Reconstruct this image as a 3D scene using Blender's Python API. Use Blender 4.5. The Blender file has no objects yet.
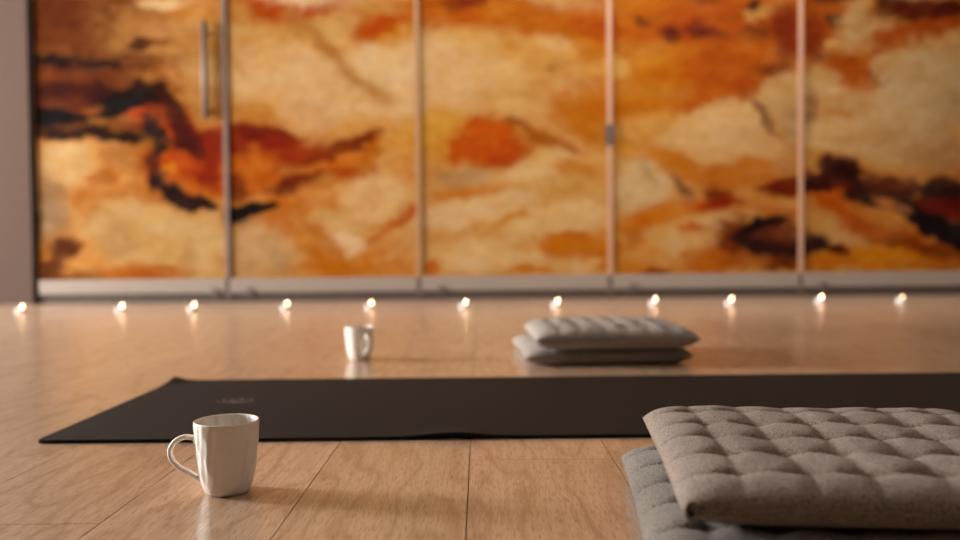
import bpy, bmesh, math, random
import numpy as np
from mathutils import Vector, Matrix

random.seed(7)
rng = np.random.default_rng(11)
SC = bpy.context.scene
COL = SC.collection
PI = math.pi


# ------------------------------------------------------------------ helpers
def lin(c):
    return tuple(((v / 255) / 12.92 if v / 255 <= 0.04045 else ((v / 255 + 0.055) / 1.055) ** 2.4) for v in c)


def link_mesh(name, me, mat=None, parent=None, smooth=False):
    o = bpy.data.objects.new(name, me)
    COL.objects.link(o)
    if mat:
        me.materials.append(mat)
    if smooth:
        me.polygons.foreach_set('use_smooth', [True] * len(me.polygons))
    if parent:
        o.parent = parent
    return o


def obj(name, bm, mat=None, parent=None, smooth=False):
    me = bpy.data.meshes.new(name)
    bmesh.ops.recalc_face_normals(bm, faces=bm.faces)
    bm.to_mesh(me)
    bm.free()
    return link_mesh(name, me, mat, parent, smooth)


def add_box(bm, lo, hi, bevel=0.0, seg=2):
    vs = [bm.verts.new((x, y, z)) for x in (lo[0], hi[0]) for y in (lo[1], hi[1]) for z in (lo[2], hi[2])]
    fs = []
    for q in ((0, 1, 3, 2), (4, 6, 7, 5), (0, 4, 5, 1), (2, 3, 7, 6), (0, 2, 6, 4), (1, 5, 7, 3)):
        fs.append(bm.faces.new([vs[i] for i in q]))
    if bevel > 0:
        es = list({e for f in fs for e in f.edges})
        bmesh.ops.bevel(bm, geom=es, offset=bevel, segments=seg, affect='EDGES', profile=0.6)
    return bm


def box(name, lo, hi, mat, parent=None, bevel=0.0):
    bm = bmesh.new()
    add_box(bm, lo, hi, bevel)
    return obj(name, bm, mat, parent)


def add_lathe(bm, prof, n=48, mod=None):
    """prof: list of (r, z), revolved about Z; ends with r == 0 are closed to a point."""
    rings = []
    for (r, z) in prof:
        if r <= 1e-7:
            rings.append([bm.verts.new((0, 0, z))])
        else:
            ring = []
            for k in range(n):
                a = 2 * PI * k / n
                rr = r if mod is None else mod(r, z, a)
                ring.append(bm.verts.new((rr * math.cos(a), rr * math.sin(a), z)))
            rings.append(ring)
    for a, b in zip(rings[:-1], rings[1:]):
        if len(a) == 1 and len(b) == 1:
            continue
        for k in range(n):
            k2 = (k + 1) % n
            if len(a) == 1:
                bm.faces.new((a[0], b[k], b[k2]))
            elif len(b) == 1:
                bm.faces.new((a[k], b[0], a[k2]))
            else:
                bm.faces.new((a[k], b[k], b[k2], a[k2]))


def add_tube(bm, pts, radii, n=14, flat=1.0, closed=False, side=None):
    """tube along pts; radii per point; flat scales the radius along the side direction."""
    pts = [Vector(p) for p in pts]
    m = len(pts)
    rings = []
    for i, p in enumerate(pts):
        if closed:
            t = (pts[(i + 1) % m] - pts[i - 1]).normalized()
        else:
            t = (pts[min(i + 1, m - 1)] - pts[max(i - 1, 0)]).normalized()
        s = Vector(side) if side else (Vector((0, 0, 1)) if abs(t.z) < 0.9 else Vector((1, 0, 0)))
        s = (s - t * s.dot(t)).normalized()
        u = t.cross(s)
        r = radii[i] if hasattr(radii, '__len__') else radii
        rings.append([bm.verts.new(p + s * (r * flat * math.cos(2 * PI * k / n)) + u * (r * math.sin(2 * PI * k / n)))
                      for k in range(n)])
    for i in range(m if closed else m - 1):
        a, b = rings[i], rings[(i + 1) % m]
        for k in range(n):
            bm.faces.new((a[k], b[k], b[(k + 1) % n], a[(k + 1) % n]))
    if not closed:
        bm.faces.new(rings[0][::-1])
        bm.faces.new(rings[-1])


def catmull(ctrl, per=8):
    out = []
    P = [ctrl[0]] + list(ctrl) + [ctrl[-1]]
    for i in range(1, len(P) - 2):
        a, b, c, d = (np.array(P[j], float) for j in (i - 1, i, i + 1, i + 2))
        for k in range(per):
            t = k / per
            out.append(tuple(0.5 * ((2 * b) + (c - a) * t + (2 * a - 5 * b + 4 * c - d) * t * t + (3 * b - a - 3 * c + d) * t ** 3)))
    out.append(tuple(ctrl[-1]))
    return out


def thing(name, label, cat, loc=(0, 0, 0), rotz=0.0, group=None):
    o = bpy.data.objects.new(name, None)
    o.empty_display_size = 0.05
    COL.objects.link(o)
    o.location = loc
    o.rotation_euler = (0, 0, rotz)
    tag(o, label, cat, group)
    return o


def tag(o, label, cat, group=None):
    o['label'] = label
    o['category'] = cat
    if group:
        o['group'] = group
    return o


def structure(o, label, cat):
    tag(o, label, cat)
    o['kind'] = 'structure'
    return o


# ------------------------------------------------------------------ materials
class NT:
    def __init__(self, name):
        self.m = bpy.data.materials.new(name)
        self.m.use_nodes = True
        self.t = self.m.node_tree
        self.t.nodes.clear()
        self.out = self.n('ShaderNodeOutputMaterial')

    def n(self, typ, **kw):
        nd = self.t.nodes.new(typ)
        for k, v in kw.items():
            if k.startswith('i_'):
                nd.inputs[k[2:].replace('_', ' ')].default_value = v
            else:
                setattr(nd, k, v)
        return nd

    def l(self, a, b):
        self.t.links.new(a, b)

    def math(self, op, a, b=None, c=None, clamp=False):
        nd = self.n('ShaderNodeMath', operation=op, use_clamp=clamp)
        for i, v in enumerate((a, b, c)):
            if v is None:
                continue
            if isinstance(v, (int, float)):
                nd.inputs[i].default_value = v
            else:
                self.l(v, nd.inputs[i])
        return nd.outputs[0]

    def mix(self, fac, a, b, blend='MIX'):
        nd = self.n('ShaderNodeMix', data_type='RGBA', blend_type=blend)
        for s, v in ((nd.inputs[0], fac), (nd.inputs[6], a), (nd.inputs[7], b)):
            if isinstance(v, (int, float)):
                s.default_value = v
            elif isinstance(v, tuple):
                s.default_value = (*v, 1) if len(v) == 3 else v
            else:
                self.l(v, s)
        return nd.outputs[2]

    def noise(self, vec, scale, detail=4, rough=0.55):
        nd = self.n('ShaderNodeTexNoise')
        nd.inputs['Scale'].default_value = scale
        nd.inputs['Detail'].default_value = detail
        nd.inputs['Roughness'].default_value = rough
        if vec is not None:
            self.l(vec, nd.inputs['Vector'])
        return nd

    def ramp(self, fac, stops):
        nd = self.n('ShaderNodeValToRGB')
        el = nd.color_ramp.elements
        while len(el) < len(stops):
            el.new(0.5)
        for e, (p, c) in zip(el, stops):
            e.position = p
            e.color = (*c, 1) if len(c) == 3 else c
        self.l(fac, nd.inputs[0])
        return nd.outputs[0]

    def mapping(self, vec, scale=(1, 1, 1), loc=(0, 0, 0)):
        nd = self.n('ShaderNodeMapping')
        nd.inputs['Scale'].default_value = scale
        nd.inputs['Location'].default_value = loc
        self.l(vec, nd.inputs['Vector'])
        return nd.outputs[0]

    def bump(self, h, strength, dist):
        nd = self.n('ShaderNodeBump')
        nd.inputs['Strength'].default_value = strength
        nd.inputs['Distance'].default_value = dist
        self.l(h, nd.inputs['Height'])
        return nd.outputs[0]

    def principled(self, color, rough=0.5, metal=0.0, normal=None, spec=0.5, **kw):
        p = self.n('ShaderNodeBsdfPrincipled')
        for s, v in (('Base Color', color), ('Roughness', rough), ('Metallic', metal), ('Specular IOR Level', spec)):
            if isinstance(v, (int, float)):
                p.inputs[s].default_value = v
            elif isinstance(v, tuple):
                p.inputs[s].default_value = (*v, 1)
            else:
                self.l(v, p.inputs[s])
        for k, v in kw.items():
            p.inputs[k.replace('_', ' ')].default_value = v
        if normal is not None:
            self.l(normal, p.inputs['Normal'])
        self.l(p.outputs[0], self.out.inputs[0])
        return p


def plain(name, rgb, rough=0.5, metal=0.0, nscale=40, namt=0.06, bump=0.0, spec=0.5, **kw):
    t = NT(name)
    co = t.n('ShaderNodeTexCoord').outputs['Object']
    nz = t.noise(co, nscale).outputs[0]
    c = lin(rgb)
    col = t.mix(nz, tuple(v * (1 - namt) for v in c), tuple(min(1, v * (1 + namt)) for v in c))
    nrm = t.bump(nz, bump, 0.002) if bump else None
    t.principled(col, rough, metal, nrm, spec, **kw)
    return t.m


def make_wood():
    t = NT('oak_plank_flooring')
    uv = t.n('ShaderNodeUVMap', uv_map='plank').outputs[0]
    at = t.n('ShaderNodeAttribute', attribute_name='plank_tone')
    sep = t.n('ShaderNodeSeparateColor')
    t.l(at.outputs['Color'], sep.inputs[0])
    rnd, rnd2, rnd3 = sep.outputs
    # grain coordinates: metres across / along the plank, shifted per plank
    comb = t.n('ShaderNodeCombineXYZ')
    t.l(t.math('MULTIPLY', rnd, 37.0), comb.inputs[0])
    t.l(t.math('MULTIPLY', rnd2, 53.0), comb.inputs[1])
    vec = t.n('ShaderNodeVectorMath', operation='ADD')
    t.l(uv, vec.inputs[0])
    t.l(comb.outputs[0], vec.inputs[1])
    v = vec.outputs[0]
    warp = t.noise(t.mapping(v, (5, 1.1, 1)), 1.0, 3, 0.5)
    figure = t.math('FRACT', t.math('MULTIPLY', t.math('ADD', warp.outputs[0], t.math('MULTIPLY', rnd3, 0.3)), 11.0))
    figure = t.math('ABSOLUTE', t.math('SUBTRACT', figure, 0.5))       # cathedral contour lines
    figure = t.math('MULTIPLY', figure, 2.0)
    fig_line = t.ramp(figure, [(0.0, (0, 0, 0)), (0.34, (0.85,) * 3), (1.0, (1, 1, 1))])
    fine = t.noise(t.mapping(v, (160, 5, 1)), 1.0, 4, 0.6).outputs[0]
    pores = t.noise(t.mapping(v, (520, 40, 1)), 1.0, 3, 0.6).outputs[0]
    cloud = t.noise(t.mapping(v, (3.5, 1.3, 1)), 1.0, 3).outputs[0]
    base = t.mix(rnd, lin((206, 177, 150)), lin((224, 194, 167)))
    base = t.mix(t.math('MULTIPLY', cloud, 0.6), base, lin((190, 155, 125)))
    col = t.mix(t.math('MULTIPLY', t.math('SUBTRACT', 1.0, fig_line), 0.42), base, lin((142, 102, 73)))
    col = t.mix(t.math('MULTIPLY', t.math('SUBTRACT', 0.58, fine, clamp=True), 1.2), col, lin((140, 102, 73)))
    col = t.mix(t.math('MULTIPLY', t.math('SUBTRACT', 0.50, pores, clamp=True), 3.4), col, lin((118, 82, 58)))
    h = t.math('ADD', t.math('MULTIPLY', fig_line, 0.35), t.math('ADD', t.math('MULTIPLY', fine, 0.8), t.math('MULTIPLY', pores, 0.5)))
    nrm = t.bump(h, 0.14, 0.0006)
    rough = t.math('ADD', t.math('MULTIPLY', fine, 0.08), 0.19)
    t.principled(col, rough, 0, nrm, 0.5, Coat_Weight=0.55, Coat_Roughness=0.3)
    return t.m


def make_linen(name, rgb, rgb2):
    t = NT(name)
    co = t.n('ShaderNodeTexCoord').outputs['Object']
    weave1 = t.noise(t.mapping(co, (900, 260, 600)), 1.0, 2, 0.6).outputs[0]
    weave2 = t.noise(t.mapping(co, (260, 900, 600)), 1.0, 2, 0.6).outputs[0]
    speck = t.noise(co, 620, 2, 0.7).outputs[0]
    big = t.noise(co, 14, 3).outputs[0]
    w = t.math('MULTIPLY', t.math('ADD', weave1, weave2), 0.5)
    f = t.ramp(t.math('ADD', t.math('MULTIPLY', w, 0.6), t.math('MULTIPLY', speck, 0.4)),
               [(0.41, lin(rgb2)), (0.5, lin(rgb)), (0.59, tuple(min(1, c * 1.45) for c in lin(rgb)))])
    f = t.mix(t.math('MULTIPLY', big, 0.18), f, lin(rgb2))
    nrm = t.bump(t.math('ADD', w, speck), 0.9, 0.0022)
    t.principled(f, 0.95, 0, nrm, 0.15, Sheen_Weight=0.25, Sheen_Roughness=0.5)
    return t.m


def make_artwork():
    t = NT('printed_onyx_glass')
    a = t.n('ShaderNodeAttribute', attribute_name='print')
    co = t.n('ShaderNodeTexCoord').outputs['Object']
    n1 = t.noise(t.mapping(co, (1, 1, 1.8)), 9, 6, 0.6).outputs[0]
    n2 = t.noise(co, 45, 4).outputs[0]
    f = t.math('ADD', t.math('MULTIPLY', n1, 0.6), t.math('MULTIPLY', n2, 0.4))
    g = t.ramp(f, [(0.3, (0.82, 0.78, 0.74)), (0.7, (1.12, 1.12, 1.10))])
    col = t.mix(1.0, a.outputs['Color'], g, 'MULTIPLY')
    t.principled(col, 0.55, 0, None, 0.03)
    return t.m


def make_emit(name, rgb, strength):
    t = NT(name)
    e = t.n('ShaderNodeEmission')
    e.inputs[0].default_value = (*rgb, 1)
    e.inputs[1].default_value = strength
    t.l(e.outputs[0], t.out.inputs[0])
    return t.m


def make_pane():
    t = NT('window_glass')
    fr = t.n('ShaderNodeFresnel')
    fr.inputs[0].default_value = 1.45
    tr = t.n('ShaderNodeBsdfTransparent')
    gl = t.n('ShaderNodeBsdfGlossy')
    gl.inputs['Roughness'].default_value = 0.02
    mx = t.n('ShaderNodeMixShader')
    t.l(fr.outputs[0], mx.inputs[0])
    t.l(tr.outputs[0], mx.inputs[1])
    t.l(gl.outputs[0], mx.inputs[2])
    t.l(mx.outputs[0], t.out.inputs[0])
    return t.m


def make_ceramic():
    t = NT('glazed_white_ceramic')
    co = t.n('ShaderNodeTexCoord').outputs['Object']
    n1 = t.noise(t.mapping(co, (1, 1, 0.35)), 150, 2, 0.5).outputs[0]
    n2 = t.noise(co, 60, 2).outputs[0]
    nrm = t.bump(t.math('ADD', n1, t.math('MULTIPLY', n2, 0.8)), 0.35, 0.0016)
    col = t.mix(n2, lin((233, 224, 212)), lin((240, 232, 222)))
    t.principled(col, 0.22, 0, nrm, 0.5)
    return t.m


M_WOOD = make_wood()
M_CUSH = make_linen('heathered_taupe_linen', (150, 133, 121), (80, 69, 61))
M_CUSH3 = make_linen('dark_speckled_linen', (132, 122, 113), (58, 51, 46))
M_CUSH2 = make_linen('heathered_grey_linen', (168, 157, 147), (98, 90, 83))
M_ART = make_artwork()
M_CERAMIC = make_ceramic()
M_WALL = plain('warm_grey_plaster', (76, 57, 46), 0.9, nscale=60, namt=0.03, bump=0.1)
M_ROOM = plain('cream_wall_paint', (150, 138, 126), 0.9, nscale=50, namt=0.02)
M_CEIL = plain('white_ceiling_paint', (186, 178, 168), 0.9, nscale=30, namt=0.02)
M_DARKWALL = plain('brown_wall_paint', (60, 50, 43), 0.9, nscale=50, namt=0.03)
M_ALU = plain('brushed_aluminium', (148, 136, 126), 0.42, 0.25, nscale=120, namt=0.05)
M_STILE = plain('satin_silver_strip', (176, 136, 110), 0.5, 0.2, nscale=120, namt=0.04)
M_STILE_F = plain('bronze_tinted_strip', (156, 120, 84), 0.5, 0.15, nscale=120, namt=0.04)
M_STILE_D = plain('grey_steel_strip', (112, 94, 84), 0.55, 0.3, nscale=120, namt=0.04)
M_GAP = plain('dark_shadow_gap', (52, 44, 40), 0.8)
M_SEAM = plain('brown_plank_seam', (84, 56, 40), 0.9)
M_JOINT = plain('dark_steel_joint', (104, 92, 84), 0.5, 0.4)
M_PLINTH = plain('shade_toned_plinth', (66, 53, 45), 0.7)  # dark tone paints in the shade below the metal rail
M_MAT = plain('dark_brown_mat_rubber', (42, 34, 28), 0.82, nscale=300, namt=0.14, bump=0.25, spec=0.08)
M_MATBASE = plain('black_mat_rubber', (20, 18, 18), 0.8, spec=0.25)
M_EMBLEM = plain('worn_pale_print', (82, 70, 61), 0.7, nscale=200, namt=0.2)
M_FOLD = plain('dark_fold_shade', (62, 50, 44), 0.95)
M_TIN = plain('frosted_candle_cup', (238, 236, 234), 0.35, 0.0)
M_WAX = plain('white_candle_wax', (240, 232, 220), 0.5)
M_WICK = plain('burnt_wick', (30, 24, 22), 0.9)
M_FLAME = make_emit('candle_flame', (1.0, 0.66, 0.38), 30.0)
M_PANE = make_pane()
M_FRAME = plain('white_window_frame', (228, 222, 214), 0.4)
M_SKIRT = plain('oak_baseboard', (170, 128, 96), 0.5)
M_DOORW = plain('pale_door_paint', (200, 188, 174), 0.5)

# ------------------------------------------------------------------ room shell
XL, XR, YB, YF, ZC = -6.3, 4.4, -2.6, 4.938, 2.75      # left/right walls, back wall, plane of the glass doors, ceiling


def make_floor():
    W = 0.2025
    bm = bmesh.new()
    uvl = bm.loops.layers.uv.new('plank')
    cl = bm.loops.layers.float_color.new('plank_tone')
    gap = 0.00065
    L = 2.2
    r = random.Random(5)
    k0, k1 = int(math.floor((XL + 0.0175) / W)), int(math.ceil((XR + 0.0175) / W))
    first = {0: 1.196, -1: 0.30, -2: 1.95, -3: 0.931, -4: 1.24}
    for k in range(k0, k1):
        x0, x1 = max(XL, -0.0175 + k * W), min(XR, -0.0175 + (k + 1) * W)
        if x1 - x0 < 0.004:
            continue
        y = first.get(k, r.uniform(0, L)) - 3 * L
        while y < YF + 0.7:
            y0, y1 = max(YB, y), min(YF + 0.5, y + L)
            if y1 - y0 > 0.01:
                tone = (r.random(), r.random(), r.random(), 1)
                g = gap if True else 0
                top = [bm.verts.new(p) for p in ((x0 + g, y0 + g, 0), (x1 - g, y0 + g, 0), (x1 - g, y1 - g, 0), (x0 + g, y1 - g, 0))]
                bot = [bm.verts.new(p) for p in ((x0 + g, y0 + g, -0.008), (x1 - g, y0 + g, -0.008), (x1 - g, y1 - g, -0.008), (x0 + g, y1 - g, -0.008))]
                fs = [bm.faces.new(top)] + [bm.faces.new((top[i], bot[i], bot[(i + 1) % 4], top[(i + 1) % 4])) for i in range(4)]
                for f in fs:
                    for lp in f.loops:
                        lp[uvl].uv = (lp.vert.co.x - x0, lp.vert.co.y - y)
                        lp[cl] = tone
            y += L
    me = bpy.data.meshes.new('floor')
    bm.to_mesh(me)
    bm.free()
    o = link_mesh('floor', me, M_WOOD)
    o.data.materials.append(M_GAP)
    structure(o, 'oak laminate plank floor running toward the printed glass doors', 'floor')
    sub = box('subfloor', (XL, YB, -0.06), (XR, YF + 0.5, -0.0078), M_SEAM, o)
    return o


make_floor()
structure(box('ceiling', (XL, YB, ZC), (XR, YF + 0.5, ZC + 0.12), M_CEIL), 'white ceiling above the studio', 'ceiling')
structure(box('wall_right', (XR, YB, -0.06), (XR + 0.12, YF + 0.5, ZC), M_ROOM), 'plain wall on the right side of the studio', 'wall')
structure(box('wall_back', (XL, YB - 0.12, -0.06), (XR, YB, ZC), M_DARKWALL), 'brown wall behind the viewpoint', 'wall')
structure(box('wall_front', (XL, YF + 0.5, -0.06), (XR, YF + 0.62, ZC), M_ROOM), 'wall standing behind the printed glass doors', 'wall')
structure(box('wall_corner', (XL, YF - 0.03, 0.0), (-2.5855, YF + 0.5, ZC), M_WALL), 'pale grey wall return beside the leftmost printed door', 'wall')

# left wall with two window openings (outside the frame on the left)
WINS = [(2.1, 3.3, 0.35, 2.35), (3.45, 4.65, 0.35, 2.35)]


def left_wall():
    bm = bmesh.new()
    x0, x1 = XL - 0.2, XL
    ys = [YB, WINS[0][0], WINS[0][1], WINS[1][0], WINS[1][1], YF + 0.5]
    for a, b in ((ys[0], ys[1]), (ys[2], ys[3]), (ys[4], ys[5])):
        add_box(bm, (x0, a, -0.06), (x1, b, ZC))
    for (a, b, c, d) in WINS:
        add_box(bm, (x0, a, -0.06), (x1, b, c))
        add_box(bm, (x0, a, d), (x1, b, ZC))
    return structure(obj('wall_left', bm, M_ROOM), 'window wall along the left side of the studio', 'wall')


left_wall()
for i, (a, b, c, d) in enumerate(WINS):
    bm = bmesh.new()
    t = 0.06
    x0, x1 = XL - 0.14, XL - 0.07
    add_box(bm, (x0, a, c), (x1, a + t, d))
    add_box(bm, (x0, b - t, c), (x1, b, d))
    add_box(bm, (x0, a, c), (x1, b, c + t))
    add_box(bm, (x0, a, d - t), (x1, b, d))
    add_box(bm, (x0, (a + b) / 2 - 0.03, c), (x1, (a + b) / 2 + 0.03, d))
    w = structure(obj('window_%d' % (i + 1), bm, M_FRAME), 'tall white framed window in the left wall, ' + ('the one nearer the mat' if i == 0 else 'the one nearer the printed doors'), 'window')
    box('window_pane', (XL - 0.11, a + t, c + t), (XL - 0.104, b - t, d - t), M_PANE, w)
    box('window_sill', (XL - 0.06, a - 0.04, c - 0.03), (XL + 0.06, b + 0.04, c), M_FRAME, w)

# ------------------------------------------------------------------ printed glass doors
S = 0.00583           # one artwork unit in metres; artwork runs rightward from u=480 at X=0, downward from v=299.5 at floor level

C = (224, 186, 136); P = (236, 204, 160); Yo = (208, 152, 78); O = (192, 112, 42); A = (172, 88, 30)
Rr = (170, 66, 24); D = (108, 32, 16); K = (42, 22, 17); B = (26, 23, 26); T = (176, 132, 86); G = (160, 128, 98)


def noise2(x, y, seed):
    r = np.random.default_rng(seed)
    tab = r.random((256, 256))
    xi, yi = np.floor(x).astype(int), np.floor(y).astype(int)
    xf, yf = x - xi, y - yi
    xf, yf = xf * xf * (3 - 2 * xf), yf * yf * (3 - 2 * yf)
    g = lambda a, b: tab[a % 256, b % 256]
    return (g(xi, yi) * (1 - xf) + g(xi + 1, yi) * xf) * (1 - yf) + (g(xi, yi + 1) * (1 - xf) + g(xi + 1, yi + 1) * xf) * yf


def fbm(x, y, seed, oct=4):
    s, a, tot = 0, 1, 0
    for i in range(oct):
        s = s + a * noise2(x * 2 ** i + 17 * i, y * 2 ** i + 31 * i, seed + i)
        tot += a
        a *= 0.5
    return s / tot


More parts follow.
